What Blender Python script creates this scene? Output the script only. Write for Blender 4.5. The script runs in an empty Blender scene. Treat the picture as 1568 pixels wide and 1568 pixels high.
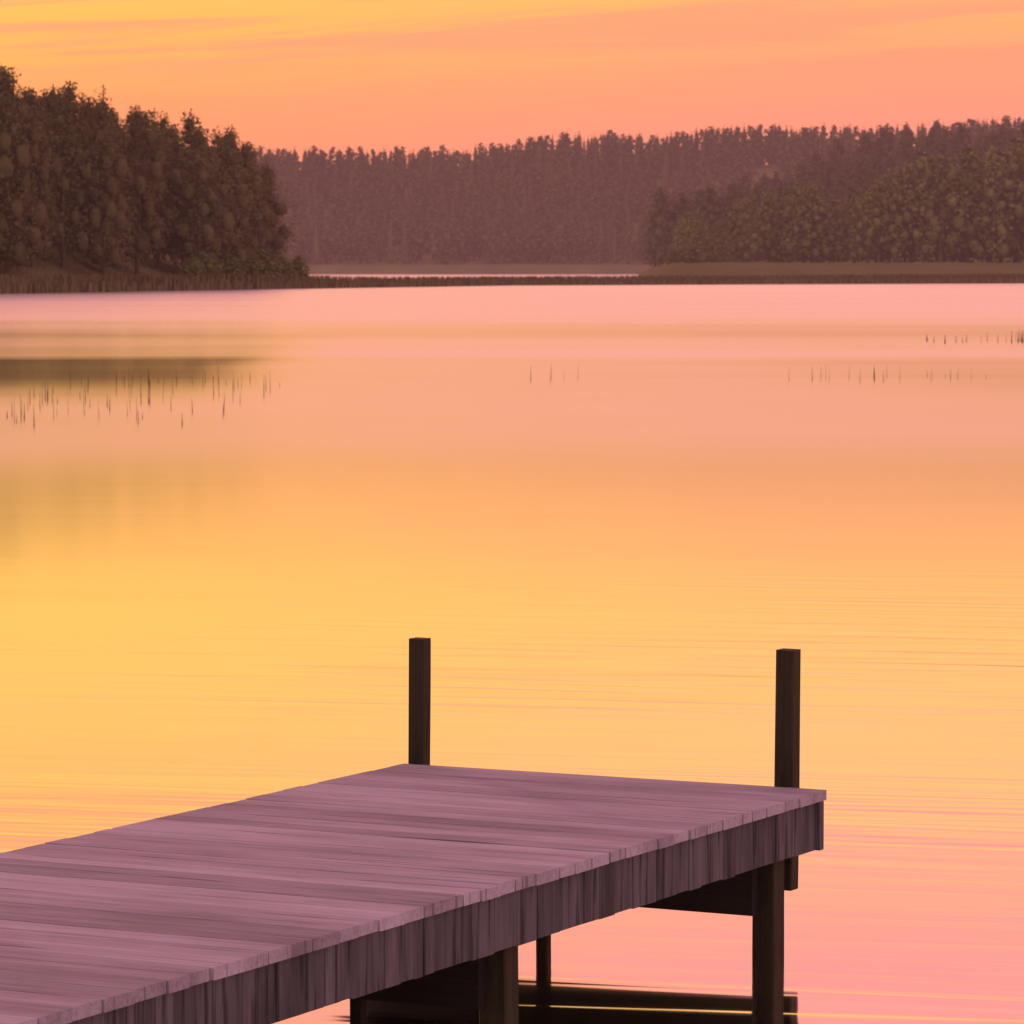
import bpy, bmesh, math, random
import numpy as np
from mathutils import Vector, Matrix, noise as mnoise
random.seed(4)
R = np.random.default_rng(11)
sc = bpy.context.scene
sc.view_settings.view_transform = 'Standard'
sc.view_settings.look = 'None'
sc.view_settings.exposure = 0

def lin(c, sub=(0,0,0)):
    o = []
    for v, s_ in zip(c, sub):
        v /= 255.0
        o.append(max(0, (v/12.92 if v <= .04045 else ((v+.055)/1.055)**2.4) - s_))
    return (*o, 1.0)

# ------------------------------------------------------------------ node helper
class NT:
    def __init__(s, tree):
        s.t = tree; s.n = tree.nodes; s.l = tree.links
        s.n.clear()
    def add(s, typ, **kw):
        nd = s.n.new(typ)
        for k, v in kw.items():
            setattr(nd, k, v)
        return nd
    def put(s, sock, v):
        if isinstance(v, bpy.types.NodeSocket): s.l.new(v, sock)
        else: sock.default_value = v
    def math(s, op, a, b=0.0, c=None, clamp=False):
        nd = s.add('ShaderNodeMath', operation=op, use_clamp=clamp)
        s.put(nd.inputs[0], a); s.put(nd.inputs[1], b)
        if c is not None: s.put(nd.inputs[2], c)
        return nd.outputs[0]
    def rng(s, v, a, b, c=0.0, d=1.0, smooth=True):
        nd = s.add('ShaderNodeMapRange', interpolation_type='SMOOTHSTEP' if smooth else 'LINEAR')
        for i, q in enumerate((v, a, b, c, d)): s.put(nd.inputs[i], q)
        return nd.outputs[0]
    def mix(s, f, a, b, mode='MIX'):
        nd = s.add('ShaderNodeMix', data_type='RGBA', blend_type=mode)
        s.put(nd.inputs[0], f); s.put(nd.inputs[6], a); s.put(nd.inputs[7], b)
        return nd.outputs[2]
    def ramp(s, f, stops, interp='LINEAR'):
        nd = s.add('ShaderNodeValToRGB')
        cr = nd.color_ramp; cr.interpolation = interp
        while len(cr.elements) > 1: cr.elements.remove(cr.elements[-1])
        cr.elements[0].position = stops[0][0]; cr.elements[0].color = stops[0][1]
        for p, c in stops[1:]:
            e = cr.elements.new(p); e.color = c
        s.put(nd.inputs[0], f)
        return nd.outputs[0]
    def noise(s, vec, scale, detail=3, rough=.5, out=0, dist=0):
        nd = s.add('ShaderNodeTexNoise')
        s.put(nd.inputs['Vector'], vec); nd.inputs['Scale'].default_value = scale
        nd.inputs['Detail'].default_value = detail; nd.inputs['Roughness'].default_value = rough
        nd.inputs['Distortion'].default_value = dist
        return nd.outputs[out]
    def comb(s, x, y, z):
        nd = s.add('ShaderNodeCombineXYZ')
        s.put(nd.inputs[0], x); s.put(nd.inputs[1], y); s.put(nd.inputs[2], z)
        return nd.outputs[0]
    def sep(s, v):
        nd = s.add('ShaderNodeSeparateXYZ'); s.put(nd.inputs[0], v)
        return nd.outputs

def newmat(name):
    m = bpy.data.materials.new(name); m.use_nodes = True
    return m, NT(m.node_tree)

# ------------------------------------------------------------------ WORLD (dusk sky)
w = bpy.data.worlds.new("World"); sc.world = w; w.use_nodes = True
T = NT(w.node_tree)
tc = T.add('ShaderNodeTexCoord')
x, y, z = T.sep(tc.outputs['Generated'])
az = T.math('ARCTAN2', x, y)
cv = T.comb(T.math('MULTIPLY', az, 4.0), T.math('ADD', T.math('MULTIPLY', z, 50.0), T.math('MULTIPLY', az, -4.0)), 0.0)
n1 = T.noise(cv, 1.0, 3, .5, dist=.3)
cv2 = T.comb(T.math('MULTIPLY', az, 7.0), T.math('ADD', T.math('MULTIPLY', z, 170.0), T.math('MULTIPLY', az, -9.0)), 8.2)
n2 = T.noise(cv2, 1.0, 4, .55, dist=.6)
zz = T.math('ADD', z, T.math('MULTIPLY', T.math('SUBTRACT', n1, .5), .012))
def D(d): return math.sin(math.radians(d))
SUB = (0,.02,.03)
right = [(0,(248,138,124)),(1.9,(252,144,120)),(2.6,(253,153,112)),(3.3,(253,171,100)),(3.9,(254,186,94)),(5.3,(254,201,100)),(6.2,(254,201,110)),
         (7.3,(254,190,118)),(8.5,(254,168,132)),(9.8,(253,144,148)),(12,(253,162,146)),(20,(252,172,154)),(40,(236,162,190)),(89,(228,158,208))]
left = [(0,(248,130,100)),(1.5,(252,138,98)),(2.3,(253,156,88)),(2.9,(254,180,70)),(3.8,(254,199,66)),(4.5,(254,205,72)),(5.8,(254,205,82)),
         (7.0,(254,188,82)),(8.3,(254,167,94)),(9.8,(253,156,116)),(12,(253,162,130)),(20,(252,172,148)),(40,(236,162,190)),(89,(228,158,208))]
cr_ = T.ramp(zz, [(D(a), lin(c, SUB)) for a, c in right], 'LINEAR')
cl_ = T.ramp(zz, [(D(a), lin(c, SUB)) for a, c in left], 'LINEAR')
side = T.rng(az, -.15, .10)
col = T.mix(side, cl_, cr_)
veil = T.math('MULTIPLY', T.rng(n2, .42, .60), T.math('MULTIPLY', T.rng(z, D(2.4), D(3.0)), T.rng(z, D(4.4), D(3.5))))
col = T.mix(T.math('MULTIPLY', veil, .62), col, lin((240,140,104)))
back = T.rng(y, .55, -.5)
col = T.mix(back, col, (.90,.64,.62,1), 'MIX')
bg = T.add('ShaderNodeBackground'); T.put(bg.inputs[0], col); bg.inputs[1].default_value = 1.0
sky = T.add('ShaderNodeTexSky'); sky.sky_type = 'NISHITA'; sky.sun_disc = False
sky.sun_elevation = math.radians(4); sky.sun_rotation = math.radians(-24)
bg2 = T.add('ShaderNodeBackground'); T.put(bg2.inputs[0], sky.outputs[0]); bg2.inputs[1].default_value = .004
ad = T.add('ShaderNodeAddShader'); T.l.new(bg.outputs[0], ad.inputs[0]); T.l.new(bg2.outputs[0], ad.inputs[1])
out = T.add('ShaderNodeOutputWorld'); T.l.new(ad.outputs[0], out.inputs[0])

sd = bpy.data.lights.new("sun", 'SUN'); sd.energy = 1.6; sd.angle = math.radians(.5); sd.color = (1, .55, .25)
so = bpy.data.objects.new("sun", sd); sc.collection.objects.link(so)
a_, e_ = math.radians(-24), math.radians(4)
dirv = Vector((math.sin(a_)*math.cos(e_), math.cos(a_)*math.cos(e_), math.sin(e_)))
so.rotation_euler = dirv.to_track_quat('Z', 'Y').to_euler()

# ------------------------------------------------------------------ materials
def foliage_mat(name, c1, c2, transl=.0):
    m, N = newmat(name)
    g = N.add('ShaderNodeNewGeometry')
    at = N.add('ShaderNodeAttribute', attribute_name='tint')
    n = N.noise(g.outputs['Position'], .09, 1, .5)
    f = N.math('ADD', N.math('MULTIPLY', at.outputs['Fac'], .35), N.math('MULTIPLY', n, .65), clamp=True)
    c = N.mix(f, c1, c2)
    d = N.add('ShaderNodeBsdfDiffuse'); N.put(d.inputs[0], c)
    o = N.add('ShaderNodeOutputMaterial')
    if transl:
        t = N.add('ShaderNodeBsdfTranslucent'); N.put(t.inputs[0], c)
        mx = N.add('ShaderNodeMixShader'); mx.inputs[0].default_value = transl
        N.l.new(d.outputs[0], mx.inputs[1]); N.l.new(t.outputs[0], mx.inputs[2])
        N.l.new(mx.outputs[0], o.inputs[0])
    else:
        N.l.new(d.outputs[0], o.inputs[0])
    return m
M_FOL = foliage_mat("forest_foliage", (.068,.062,.036,1), (.105,.098,.05,1))
M_HEAD = foliage_mat("headland_foliage", (.10,.074,.040,1), (.155,.13,.060,1), .25)
M_FOLR = foliage_mat("lighter_foliage", (.10,.10,.038,1), (.17,.17,.055,1))
M_REED = foliage_mat("reed_straw", (.11,.07,.045,1), (.18,.13,.07,1))
M_REEDD = foliage_mat("dark_reed", (.03,.02,.012,1), (.05,.035,.02,1))

m, N = newmat("shore_soil"); M_SOIL = m
g = N.add('ShaderNodeNewGeometry')
c = N.mix(N.noise(g.outputs['Position'], .08, 5, .6), (.08,.065,.033,1), (.17,.145,.07,1))
b = N.add('ShaderNodeBsdfDiffuse'); N.put(b.inputs[0], c)
o = N.add('ShaderNodeOutputMaterial'); N.l.new(b.outputs[0], o.inputs[0])

# water
m, N = newmat("lake_water_surface"); M_WATER = m
g = N.add('ShaderNodeNewGeometry')
px, py, pz = N.sep(g.outputs['Position'])
big = N.noise(N.comb(N.math('MULTIPLY', px, .03), N.math('MULTIPLY', py, .012), 0.0), 1.0, 2, .55)
big2 = N.noise(N.comb(N.math('MULTIPLY', px, .02), N.math('MULTIPLY', py, .07), 5.0), 1.0, 4, .6)
pyn = N.math('ADD', py, N.math('MULTIPLY', N.math('SUBTRACT', big2, .5), 16.0))
r_far = N.rng(pyn, 165.0, 240.0, 0.0, .11)
r_mid = N.rng(pyn, 116.0, 126.0, 0.0, .08)
calm = N.rng(N.math('ADD', px, N.math('MULTIPLY', N.math('SUBTRACT', big, .5), 8.0)), -8.8, -5.2, 0.0, 1.0)
calm2 = N.rng(N.math('ADD', px, N.math('MULTIPLY', N.math('SUBTRACT', big, .5), 10.0)), 5.0, 12.0, 0.0, .35)
open_ = N.math('SUBTRACT', calm, calm2)
near1 = N.math('MULTIPLY', open_, N.math('MULTIPLY', N.rng(py, 30.0, 75.0, 0.0, .12), N.rng(py, 175.0, 115.0, 0.0, 1.0)))
near2 = N.math('MULTIPLY', N.math('MULTIPLY', N.rng(py, 102.0, 74.0, 0.0, 1.0), N.rng(py, 17.0, 30.0, 0.0, 1.0)), N.math('SUBTRACT', .13, N.math('MULTIPLY', open_, .115)))
rough = N.math('ADD', N.math('ADD', r_far, r_mid), N.math('ADD', N.math('ADD', near1, near2), N.rng(py, 45.0, 80.0, .065, .10)))
rough = N.math('MULTIPLY', rough, N.math('ADD', .72, N.math('MULTIPLY', big2, .56)))
rv = N.comb(N.math('MULTIPLY', px, .30), N.math('MULTIPLY', N.math('ADD', py, N.math('MULTIPLY', px, .22)), 2.6), 0.0)
rip = N.noise(rv, 1.0, 2, .5, dist=.4)
rmask = N.rng(N.noise(N.comb(N.math('MULTIPLY', px, .10), N.math('MULTIPLY', py, .16), 2.0), 1.0, 2), .42, .60, .2, 1.0)
fade = N.rng(py, 26.0, 42.0, 1.0, 0.0)
swell = N.noise(N.comb(N.math('MULTIPLY', px, .05), N.math('MULTIPLY', py, .3), 1.0), 1.0, 2)
h = N.math('ADD', N.math('MULTIPLY', N.math('MULTIPLY', rip, rmask), N.math('MULTIPLY', fade, .0075)), N.math('MULTIPLY', swell, .003))
bp = N.add('ShaderNodeBump'); bp.inputs['Strength'].default_value = 1; bp.inputs['Distance'].default_value = 1.0
N.put(bp.inputs['Height'], h)
gl = N.add('ShaderNodeBsdfGlossy'); gl.distribution = 'GGX'
gl.inputs['Color'].default_value = (.99,.98,.96,1)
N.put(gl.inputs['Roughness'], rough); N.l.new(bp.outputs[0], gl.inputs['Normal'])
o = N.add('ShaderNodeOutputMaterial'); N.l.new(gl.outputs[0], o.inputs[0])

def wood(name, dark, light, axis='x', rough=.75, spec=.15, stain=0.0, isl_amt=.38, lo=.18, hi=.75, worn=0.0):
    m, N = newmat(name)
    tcn = N.add('ShaderNodeTexCoord'); g = N.add('ShaderNodeNewGeometry')
    X, Y, Z = N.sep(tcn.outputs['Object'])
    isl = g.outputs['Random Per Island']
    off = N.math('MULTIPLY', isl, 37.0)
    if axis == 'x': s = (1.3, 60., 60.)
    else: s = (55., 55., 2.2)
    v = N.comb(N.math('ADD', N.math('MULTIPLY', X, s[0]), off), N.math('MULTIPLY', Y, s[1]), N.math('MULTIPLY', Z, s[2]))
    gr = N.noise(v, 1.0, 5, .65, dist=.5)
    v2 = N.comb(N.math('MULTIPLY', X, .9 if axis=='x' else 14.), N.math('MULTIPLY', Y, 3.0 if axis=='x' else 14.), N.math('MULTIPLY', Z, 2.0))
    bl = N.noise(v2, 1.0, 4, .6)
    f = N.math('ADD', N.math('MULTIPLY', gr, .40), N.math('MULTIPLY', bl, .50))
    f = N.math('ADD', f, N.math('MULTIPLY', N.math('SUBTRACT', isl, .5), isl_amt))
    f = N.rng(f, lo, hi)
    c = N.mix(f, dark, light)
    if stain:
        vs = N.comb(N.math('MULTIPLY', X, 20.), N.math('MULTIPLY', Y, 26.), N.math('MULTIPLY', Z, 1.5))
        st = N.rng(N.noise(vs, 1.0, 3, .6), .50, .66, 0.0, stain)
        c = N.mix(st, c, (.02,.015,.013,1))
    if worn:
        vc = N.comb(N.math('ADD', N.math('MULTIPLY', X, 1.1), off), N.math('MULTIPLY', Y, 38.), 4.0)
        ck = N.rng(N.noise(vc, 1.0, 3, .55, dist=.6), .58, .72, 0.0, worn)
        c = N.mix(ck, c, (.07,.05,.06,1))
    p = N.add('ShaderNodeBsdfPrincipled'); N.put(p.inputs['Base Color'], c)
    p.inputs['Roughness'].default_value = rough
    p.inputs['Specular IOR Level'].default_value = spec
    bp = N.add('ShaderNodeBump'); bp.inputs['Strength'].default_value = .6; bp.inputs['Distance'].default_value = .004
    N.put(bp.inputs['Height'], gr); N.l.new(bp.outputs[0], p.inputs['Normal'])
    o = N.add('ShaderNodeOutputMaterial'); N.l.new(p.outputs[0], o.inputs[0])
    return m
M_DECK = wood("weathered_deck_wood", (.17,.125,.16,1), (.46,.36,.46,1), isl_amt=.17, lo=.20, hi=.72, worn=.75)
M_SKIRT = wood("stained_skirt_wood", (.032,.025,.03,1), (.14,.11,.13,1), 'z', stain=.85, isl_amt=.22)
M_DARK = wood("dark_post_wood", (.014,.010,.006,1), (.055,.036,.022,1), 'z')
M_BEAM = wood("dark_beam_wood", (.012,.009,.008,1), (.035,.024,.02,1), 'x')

# ------------------------------------------------------------------ mesh helpers
def quads_mesh(name, V, F, mat, tint=None):
    me = bpy.data.meshes.new(name)
    V = np.asarray(V, np.float32); F = np.asarray(F, np.int32)
    me.vertices.add(len(V)); me.vertices.foreach_set('co', V.ravel())
    me.loops.add(F.size); me.loops.foreach_set('vertex_index', F.ravel())
    me.polygons.add(len(F)); me.polygons.foreach_set('loop_start', np.arange(0, F.size, 4, dtype=np.int32))
    me.update(calc_edges=True); me.validate()
    if tint is not None:
        a = me.attributes.new('tint', 'FLOAT', 'POINT'); a.data.foreach_set('value', np.asarray(tint, np.float32))
    me.materials.append(mat)
    ob = bpy.data.objects.new(name, me); sc.collection.objects.link(ob)
    return ob

def leaf_quads(P, Nrm, size, rng):
    n = len(P)
    r = rng.normal(size=(n,3)); u = np.cross(Nrm, r); u /= np.linalg.norm(u,axis=1,keepdims=True)+1e-9
    v = np.cross(Nrm, u); v /= np.linalg.norm(v,axis=1,keepdims=True)+1e-9
    s = (size*rng.uniform(.5,1.3,(n,1)))
    k = rng.uniform(.5,1.0,(n,4,1))
    q = np.stack([P-u*s*k[:,0], P-v*s*k[:,1]*.7, P+u*s*k[:,2], P+v*s*k[:,3]*.7], 1)
    return q.reshape(-1,3), np.arange(4*n).reshape(-1,4)

def csphere(k=2):
    bm = bmesh.new(); bmesh.ops.create_cube(bm, size=2)
    bmesh.ops.subdivide_edges(bm, edges=bm.edges[:], cuts=k, use_grid_fill=True)
    V = np.array([v.co.normalized()[:] for v in bm.verts]); bm.verts.index_update()
    F = np.array([[v.index for v in f.verts] for f in bm.faces]); bm.free()
    return V, F
CS = csphere(1)

def tube(p0, p1, r0, r1, n=6):
    p0=np.array(p0,float); p1=np.array(p1,float); d=p1-p0; d/=np.linalg.norm(d)
    a=np.cross(d,[.31,.9,.2]); a/=np.linalg.norm(a); b=np.cross(d,a)
    t=np.linspace(0,2*np.pi,n,endpoint=False)
    ring=np.cos(t)[:,None]*a+np.sin(t)[:,None]*b
    V=np.vstack([p0+ring*r0,p1+ring*r1]); F=[[i,(i+1)%n,n+(i+1)%n,n+i] for i in range(n)]
    return V,np.array(F)

def merge(parts):
    Vs,Fs,o=[],[],0
    for V,F in parts:
        Vs.append(V);Fs.append(F+o);o+=len(V)
    return np.vstack(Vs),np.vstack(Fs)

def deciduous(rng, n, leaf, slim=1.0, low=.06):
    parts=[tube((0,0,-.05),(0.01,0,.62),.018,.008)]
    nl=30; cs=[];rs=[]
    for i in range(nl):
        t=(i+.5)/nl; zc=low+.05+(.86-low)*t
        prof=math.sin(math.pi*min(1,(t*.78+.22)))**.6
        rad=.165*prof*slim*rng.uniform(.35,1.15); an=i*2.4+rng.uniform(-.4,.4)
        c=np.array([math.cos(an)*rad,math.sin(an)*rad,zc+rng.uniform(-.03,.03)])
        if t>.9: c[:2]*=.3
        r=rng.uniform(.055,.10)*(1-.5*max(0,t-.6)/.4)
        cs.append(c);rs.append(r)
        if i%4==0: parts.append(tube((0,0,max(.10,zc-.18)),c,.007,.002,4))
    cs=np.array(cs);rs=np.array(rs)
    for c,r in zip(cs,rs):
        parts.append((CS[0]*r*[.5,.5,.7]*rng.uniform(.7,1.15,(len(CS[0]),1))+c,CS[1]))
    k=rng.integers(0,nl,n); d=rng.normal(size=(n,3)); d/=np.linalg.norm(d,axis=1,keepdims=True)
    rad=rs[k][:,None]*rng.uniform(.5,1.55,(n,1))
    P=cs[k]+d*rad*[1,1,1.25]
    Nn=d+rng.normal(size=(n,3))*.8+[0,0,.3]; Nn/=np.linalg.norm(Nn,axis=1,keepdims=True)
    parts.append(leaf_quads(P,Nn,leaf,rng))
    return merge(parts)

def conifer(rng, n, leaf, rbase=.15):
    parts=[tube((0,0,-.05),(0,0,.97),.014,.003)]
    tz=[.06,.3,.5,.7,.88]
    for a,b in zip(tz[:-1],tz[1:]):
        parts.append(tube((0,0,a),(0,0,b),rbase*.58*(1-a)**.8,rbase*.52*(1-b)**.8,7))
    zc=1-np.sqrt(rng.uniform(.0009,.88,n))*.97; zc=np.clip(zc,.06,.985)
    tier=np.floor(zc*17); fr=zc*17-tier
    an=rng.uniform(0,2*np.pi,n)
    lob=1+.25*np.sin(an*5+tier*1.7)+rng.normal(size=n)*.12
    rr=rbase*((1-zc)**.68)*(1.14-.5*fr)*lob*rng.uniform(.5,1.10,n)
    P=np.stack([np.cos(an)*rr,np.sin(an)*rr,zc],1)
    Nn=np.stack([np.cos(an)*.8,np.sin(an)*.8,np.full(n,.8)],1)+rng.normal(size=(n,3))*.5
    Nn/=np.linalg.norm(Nn,axis=1,keepdims=True)
    sc_=leaf*(.5+.5*(1-zc))[:,None]
    q,f=leaf_quads(P,Nn,1.0,rng)
    q=q.reshape(-1,4,3); q=(q-P[:,None])*sc_[:,None]+P[:,None]
    parts.append((q.reshape(-1,3),f))
    return merge(parts)

def forest(name, places, variants, mat, rng):
    Vs,Fs,Ts,o=[],[],[],0
    for (X,Y,Z,H,W,kind) in places:
        V,F=variants[kind][rng.integers(0,len(variants[kind]))]
        a=rng.uniform(0,6.283); c,s=math.cos(a),math.sin(a)
        sx=H*W
        v=np.empty_like(V)
        v[:,0]=(V[:,0]*c-V[:,1]*s)*sx+X; v[:,1]=(V[:,0]*s+V[:,1]*c)*sx+Y; v[:,2]=V[:,2]*H+Z
        Vs.append(v);Fs.append(F+o);o+=len(V); Ts.append(np.full(len(V),rng.uniform(0,1)))
    return quads_mesh(name,np.vstack(Vs),np.vstack(Fs),mat,np.concatenate(Ts))

# ------------------------------------------------------------------ terrain
def sst(a,b,v):
    t=np.clip((v-a)/(b-a),0,1); return t*t*(3-2*t)
def h_far(X,Y):
    ridge=np.interp(X,[-400,-93,-20,0,17,65,78,150,200,420],[38,34,34,36,40,40,43,43,46,48])
    base=-2+5.5*sst(1425,1440,Y)+(ridge-3.5)*sst(1440,1630,Y)
    edge=16+(Y-650)*.03
    mead=-2+5.3*sst(0,11,X-edge)*sst(672,700,Y+ (X-80)*-.25)
    slope=sst(5,90,X-edge)*sst(960,1250,Y)*24
    return np.maximum(base,mead+slope)
def h_head(X,Y):
    ys=np.interp(X,[-250,-120,-51,-27,0],[330,380,409,505,600])
    xe=-26.5-(Y-510)*.07
    return -2+3.4*sst(-2,7,Y-ys)*sst(-1,6,xe-X+1)+np.clip((xe-X-6)*.2,0,9)*sst(10,60,Y-ys)
def grid(name,x0,x1,nx,y0,y1,ny,fn,mat,rough=.25):
    xs=np.linspace(x0,x1,nx); ys=np.linspace(y0,y1,ny); X,Y=np.meshgrid(xs,ys)
    Z=fn(X,Y)+R.normal(size=X.shape)*rough*.3
    V=np.stack([X.ravel(),Y.ravel(),Z.ravel()],1)
    i=np.arange((ny-1)*nx).reshape(ny-1,nx)[:,:-1].ravel()
    F=np.stack([i,i+1,i+nx+1,i+nx],1)
    ob=quads_mesh(name,V,F,mat)
    ob.data.shade_smooth()
    return ob
grid("far_shore_hills",-420,460,180,640,2000,260,h_far,M_SOIL)
grid("headland_ground",-260,-15,90,330,760,130,h_head,M_SOIL)

bm=bmesh.new()
for p in ((-4000,-60,0),(4000,-60,0),(4000,9000,0),(-4000,9000,0)): bm.verts.new(p)
bm.faces.new(bm.verts); me=bpy.data.meshes.new("lake_water"); bm.to_mesh(me); bm.free()
me.materials.append(M_WATER); ob=bpy.data.objects.new("lake_water",me); sc.collection.objects.link(ob)

# ------------------------------------------------------------------ forests
nearV={'d':[deciduous(R,4000,.013) for _ in range(4)]+[deciduous(R,3600,.012,.75) for _ in range(2)],
       'c':[conifer(R,3000,.018,rb) for rb in (.14,.17,.20)]}
midV={'d':[deciduous(R,1100,.025) for _ in range(5)]+[deciduous(R,1000,.023,.75) for _ in range(3)],
      'c':[conifer(R,600,.042,rb) for rb in (.14,.17,.20)]}
farV={'d':[deciduous(R,240,.048) for _ in range(5)],
      'c':[conifer(R,200,.055,rb) for rb in (.14,.16,.19)]}

pl=[]
topX=[-250,-120,-62,-56,-50,-46,-42,-38,-34,-30,-27]
topZ=[33,31,27.5,26.0,25.5,24.0,23.0,22.5,21.5,19.5,15.5]
yy=424.0
row=0
while yy<600:
    xs=-150+R.uniform(0,3)
    while xs<-25:
        X=xs+R.uniform(-1.5,1.5); Y=yy+R.uniform(-4,4)
        ys=np.interp(X,[-250,-120,-51,-27,0],[330,380,409,505,600])
        xe=-26.5-(Y-510)*.07
        if Y-ys>11 and X<xe-1.5:
            Z=float(h_head(np.array(X),np.array(Y)))
            t=np.interp(X,topX,topZ)
            H=max(7,(t-Z)*R.uniform(.86,1.0))
            kind='c' if R.random()<.28 else 'd'
            if kind=='d': H*=.97
            pl.append((X,Y,Z-.3,H,R.uniform(.85,1.15)*(.95 if H>18 else 1.15),kind))
        xs+=R.uniform(3.2,5.0)
    yy+=11 if row<6 else 22; row+=1
forest("headland_forest",pl,nearV,M_HEAD,R)
print("headland",len(pl))

pl=[]
yy=1446
while yy<1660:
    xs=-230+R.uniform(0,4)
    while xs<330:
        X=xs+R.uniform(-2,2); Y=yy+R.uniform(-5,5)
        if not (X>90 and Y<1590):
            Z=float(h_far(np.array(X),np.array(Y)))
            kind='c' if (R.random()<.35 or yy>1625) else 'd'
            H=R.uniform(14,17.5) if yy<1615 else R.uniform(15.5,18)
            pl.append((X,Y,Z-.5,H,R.uniform(1.0,1.3)if kind=='d' else R.uniform(.9,1.15),kind))
        xs+=R.uniform(4,6.5) if yy<1615 else R.uniform(2.8,4.0)
    yy+=16
forest("hillside_forest",pl,farV,M_FOL,R)
print("far",len(pl))

pl=[]
yy=1010
while yy<1260:
    xs=22+R.uniform(0,4)
    while xs<240:
        X=xs+R.uniform(-2,2); Y=yy+R.uniform(-6,6)
        Z=float(h_far(np.array(X),np.array(Y)))
        if Z>2.0:
            pl.append((X,Y,Z-.5,R.uniform(16,21),R.uniform(.95,1.3),'c' if R.random()<.25 else 'd'))
        xs+=R.uniform(5,8)
    yy+=24
forest("slope_forest",pl,{'d':midV['d'],'c':midV['c']},M_FOL,R)
print("slope",len(pl))

pl=[]
for row,Y0 in enumerate((880,892,906,925)):
    xs=36.0+row*2
    while xs<240:
        X=xs; Y=Y0+R.uniform(-5,5)
        H=np.interp(X*900/Y,[34,38,44,46,50,60,66,69,76,79,83,90,100,112,200],[7,13,14,10,15,18,18,15,17,19,23,24,26,28,28])*R.uniform(.9,1.05)
        if 40<X<47 and row<2: H*=.7
        Z=float(h_far(np.array(X),np.array(Y)))
        pl.append((X,Y,Z-.4,H,R.uniform(1.0,1.35)*(1.25 if H<10 else 1),'d'))
        xs+=R.uniform(4,6.5)
forest("meadow_edge_trees",pl,midV,M_FOLR,R)
def shrub_cloud(name,spots,mat):
    pl=[(X,Y,Z,H,R.uniform(1.8,2.6),'d') for X,Y,Z,H in spots]
    return forest(name,pl,{'d':midV['d']},mat,R)
sp=[]
for i in range(26):
    X=R.uniform(-37,-26.5); Y=np.interp(X,[-51,-27],[409,505])+R.uniform(6,11)
    sp.append((X,Y,.9,R.uniform(2.2,4.2)))
shrub_cloud("shore_shrubs",sp,M_FOLR)
sp=[(R.uniform(33,39),R.uniform(850,860),2.6,R.uniform(3,6)) for i in range(8)]
sp+=[(R.uniform(26,200),R.uniform(700,860),2.2,R.uniform(.8,1.8)) for i in range(120)]
sp=[s for s in sp if h_far(np.array(s[0]),np.array(s[1]))>1.5]
shrub_cloud("meadow_shrubs",sp,M_FOLR)

# ------------------------------------------------------------------ reeds
def reeds(name,pts,mat,wid,lean=.12):
    n=len(pts); P=np.array([p[:3] for p in pts]); H=np.array([p[3] for p in pts])[:,None]
    a=R.uniform(-1,1,(n,1)); L=np.hstack([R.normal(size=(n,2))*lean*H,H])
    u=np.hstack([np.cos(a),np.sin(a),np.zeros((n,1))])*wid*R.uniform(.6,1.3,(n,1))
    top=P+L
    q=np.stack([P-u,P+u,top+u*.25,top-u*.25],1).reshape(-1,3)
    return quads_mesh(name,q,np.arange(4*n).reshape(-1,4),mat,np.repeat(R.uniform(0,1,n),4))
bx=[-230,-120,-51,-27,0,40,85,150,260]; by=[335,381,407,500,590,628,662,690,720]
pts=[]
for i in range(32000):
    X=R.uniform(-130,170); s=np.interp(X,bx,by)
    wid_=np.interp(X,[-60,-27,0,40,90,200],[14,12,10,9,12,14])
    d=R.uniform(0,1)**1.3*wid_
    hh=np.interp(X,[-60,-30,-20,0,20,60,110],[2.0,1.8,1.4,1.3,1.35,1.5,1.7])*R.uniform(.65,1.08)
    pts.append((X,s+d+R.normal()*.5,-.02,hh*(.55+.45*min(1,d/3))))
reeds("shore_reed_belt",pts,M_REED,.16,.05)
V=[];F=[]
xs=np.linspace(-200,240,160)
for i,X in enumerate(xs):
    s=np.interp(X,bx,by); wd=np.interp(X,[-60,-27,0,40,90,200],[14,12,10,9,12,14])
    for dy,zz_ in ((-.5,-.3),(2,.18),(wd-2,.25),(wd+1,-.3)): V.append((X,s+dy+R.normal()*.2,zz_))
    if i:
        for k in range(3): F.append([(i-1)*4+k,i*4+k,i*4+k+1,(i-1)*4+k+1])
quads_mesh("reed_spit",V,F,M_SOIL)

pts=[]
for i in range(95):
    X=R.uniform(-10.2,-7.6)if i<60 else R.uniform(-7.6,-5.2)  # right-hand stems added to imitate dark streaks of reflected trunks
    pts.append((X,R.uniform(70,98),-.02,R.uniform(.12,.5)))
reeds("lake_reeds",pts,M_REEDD,.008,.02)
pts=[]
for i in range(55):
    t=R.uniform(0,1)**.6
    pts.append((14.6+t*7.5,R.uniform(146,151),-.02,R.uniform(.15,.3)+.45*t*R.uniform(.5,1)))
reeds("lake_reeds",pts,M_REEDD,.020,.04)
pts=[(X,98+R.uniform(-2,2),-.02,R.uniform(.15,.45)) for X in (.45,.9,.95,1.25,1.6)]
pts+=[(R.uniform(6.5,12),100+R.uniform(-3,3),-.02,R.uniform(.1,.4)) for _ in range(24)]
reeds("lake_reeds",pts,M_REEDD,.007,.02)

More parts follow.
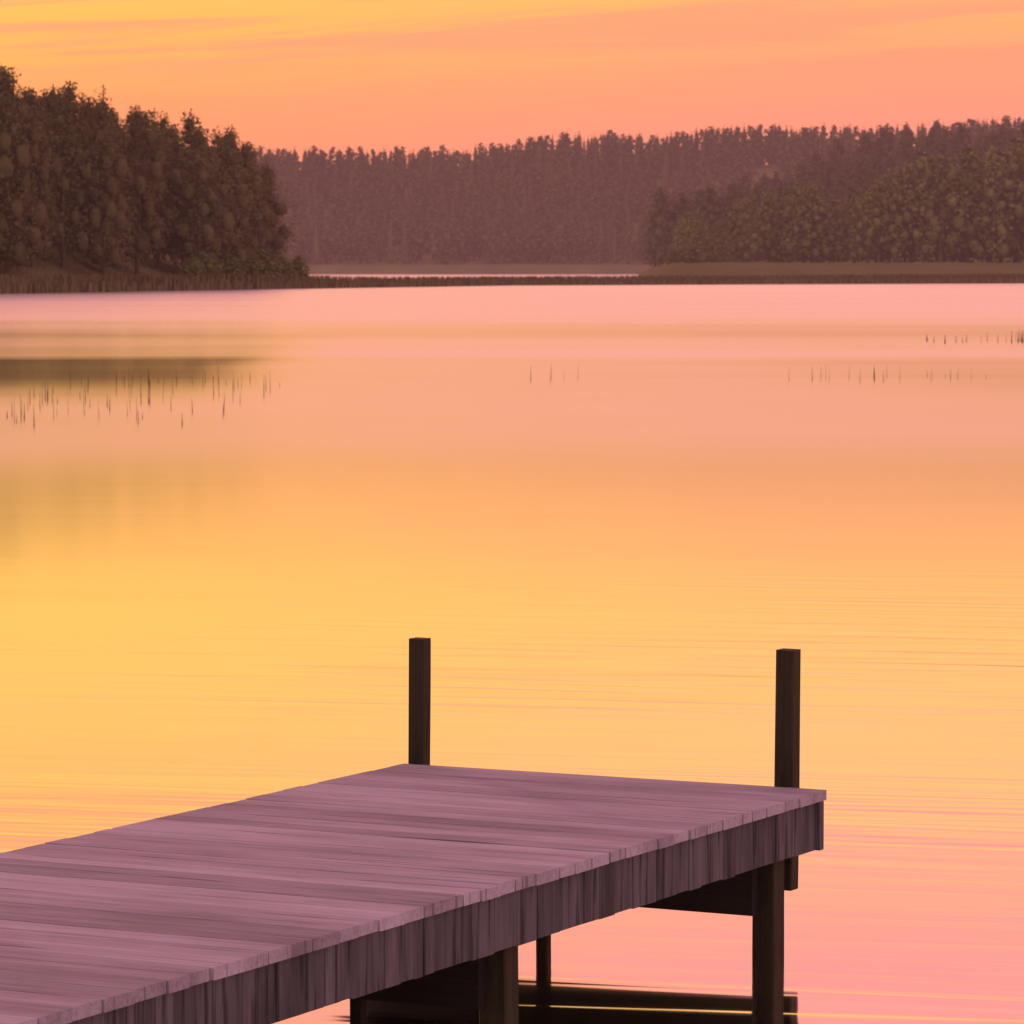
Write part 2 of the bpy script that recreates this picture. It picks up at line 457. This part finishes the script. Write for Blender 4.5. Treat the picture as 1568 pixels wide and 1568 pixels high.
# ------------------------------------------------------------------ evening haze: self-glowing volume, emission stands in for scattered skylight
bm=bmesh.new(); bmesh.ops.create_cube(bm,size=1)
me=bpy.data.meshes.new("evening_haze"); bm.to_mesh(me); bm.free()
hz=bpy.data.objects.new("evening_haze",me); sc.collection.objects.link(hz)
hz.scale=(3000,2200,700); hz.location=(0,200+1100,349)
m,N=newmat("evening_haze")
em=N.add('ShaderNodeEmission'); em.inputs[0].default_value=(1,.39,.40,1); em.inputs[1].default_value=1.08e-4
ab=N.add('ShaderNodeVolumeAbsorption'); ab.inputs['Color'].default_value=(0,0,0,1); ab.inputs['Density'].default_value=.6e-4
s_=N.add('ShaderNodeAddShader'); N.l.new(em.outputs[0],s_.inputs[0]); N.l.new(ab.outputs[0],s_.inputs[1])
o=N.add('ShaderNodeOutputMaterial'); N.l.new(s_.outputs[0],o.inputs['Volume'])
me.materials.append(m)

# ------------------------------------------------------------------ DOCK
dock=bpy.data.objects.new("wooden_dock",None); sc.collection.objects.link(dock)
TH=math.radians(27.3)
dock.location=(-.453,17.27,0); dock.rotation_euler=(0,0,-TH)
W=1.92; ZT=.63
def link_child(name,bm,mat,parent=dock):
    me=bpy.data.meshes.new(name); bmesh.ops.recalc_face_normals(bm,faces=bm.faces[:]); bm.to_mesh(me); bm.free()
    me.materials.append(mat); ob=bpy.data.objects.new(name,me); sc.collection.objects.link(ob)
    if parent: ob.parent=parent
    return ob
def sweep(bm,axis,a0,a1,c,half,ch,n=10,wob=.0,seed=0,vz=.8):
    hu,hv=half
    prof=[(-hu+ch,-hv),(hu-ch,-hv),(hu,-hv+ch),(hu,hv-ch),(hu-ch,hv),(-hu+ch,hv),(-hu,hv-ch),(-hu,-hv+ch)]
    rings=[]
    for i in range(n+1):
        t=a0+(a1-a0)*i/n; ring=[]
        for j,(pu,pv) in enumerate(prof):
            q=mnoise.noise(Vector((t*1.3+seed*7.1,(1 if pu>0 else -1)*3.1+seed,1.7)))*wob
            q2=mnoise.noise(Vector((t*.9+seed*3.3,(1 if pv>0 else -1)*2.1,seed*5.)))*wob
            u=c[0]+pu+q; v=c[1]+pv+q2*vz
            p={'x':(t,u,v),'y':(u,t,v),'z':(u,v,t)}[axis]
            ring.append(bm.verts.new(p))
        rings.append(ring)
    for a,b in zip(rings[:-1],rings[1:]):
        for j in range(8): bm.faces.new((a[j],a[(j+1)%8],b[(j+1)%8],b[j]))
    bm.faces.new(rings[0][::-1]); bm.faces.new(rings[-1])

bm=bmesh.new(); yv=.03; i=0
while yv>-9.5:
    wd=random.uniform(.12,.18)
    sweep(bm,'x',-.015+random.uniform(-.003,.003),W+random.uniform(-.005,.005),(yv-wd/2,ZT-.02+random.uniform(-.001,.001)),(wd/2-.0028,.02),.003,20,.008,i,.3)
    yv-=wd+random.uniform(.000,.001); i+=1
link_child("deck_planks",bm,M_DECK)
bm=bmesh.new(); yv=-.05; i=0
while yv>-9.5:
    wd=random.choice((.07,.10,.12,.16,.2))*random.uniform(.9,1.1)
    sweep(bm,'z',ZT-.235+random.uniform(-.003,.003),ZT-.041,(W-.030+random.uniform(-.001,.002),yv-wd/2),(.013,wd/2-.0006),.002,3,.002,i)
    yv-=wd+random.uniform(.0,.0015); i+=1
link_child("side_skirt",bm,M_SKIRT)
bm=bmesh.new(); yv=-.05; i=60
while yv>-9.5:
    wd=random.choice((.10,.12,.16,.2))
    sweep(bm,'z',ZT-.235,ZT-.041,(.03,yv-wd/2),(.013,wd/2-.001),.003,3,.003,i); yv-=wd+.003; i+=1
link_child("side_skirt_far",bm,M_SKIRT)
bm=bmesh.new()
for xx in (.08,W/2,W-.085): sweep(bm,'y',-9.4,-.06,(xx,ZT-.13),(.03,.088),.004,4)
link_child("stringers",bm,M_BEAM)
bm=bmesh.new()
sweep(bm,'x',0,W-.002,(-.02,ZT-.14),(.022,.098),.004,6,.003)
link_child("end_board",bm,M_SKIRT)
bm=bmesh.new()
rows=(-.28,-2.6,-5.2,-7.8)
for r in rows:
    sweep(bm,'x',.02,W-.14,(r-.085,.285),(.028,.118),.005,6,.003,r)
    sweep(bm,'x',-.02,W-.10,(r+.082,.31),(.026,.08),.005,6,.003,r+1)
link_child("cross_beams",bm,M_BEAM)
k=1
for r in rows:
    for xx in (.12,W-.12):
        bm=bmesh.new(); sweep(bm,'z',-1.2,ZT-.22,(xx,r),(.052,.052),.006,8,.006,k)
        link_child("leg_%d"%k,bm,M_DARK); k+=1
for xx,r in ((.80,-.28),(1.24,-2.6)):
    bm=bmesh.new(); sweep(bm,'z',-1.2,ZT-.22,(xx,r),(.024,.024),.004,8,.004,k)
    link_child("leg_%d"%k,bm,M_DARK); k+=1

def post(xx,yy,top,s,lean,seed):
    bm=bmesh.new(); sweep(bm,'z',.21,top,(0,0),(s,s),.005,18,.004,seed)
    ob=link_child("wooden_post",bm,M_DARK,None)
    c,sn=math.cos(TH),math.sin(TH)
    ob.location=(-.453+xx*c+yy*sn,17.27-xx*sn+yy*c,0); ob.rotation_euler=(lean*.3,lean,-TH)
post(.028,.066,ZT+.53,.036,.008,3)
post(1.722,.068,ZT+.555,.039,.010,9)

# ------------------------------------------------------------------ camera
cd=bpy.data.cameras.new("camera"); cd.lens=144.4; cd.sensor_width=36; cd.clip_start=.1; cd.clip_end=20000
cd.dof.use_dof=True; cd.dof.focus_distance=16.5; cd.dof.aperture_fstop=16
co=bpy.data.objects.new("camera",cd); sc.collection.objects.link(co)
co.location=(0,0,2.73); co.rotation_euler=(math.radians(90-3.421),0,0)
sc.camera=co
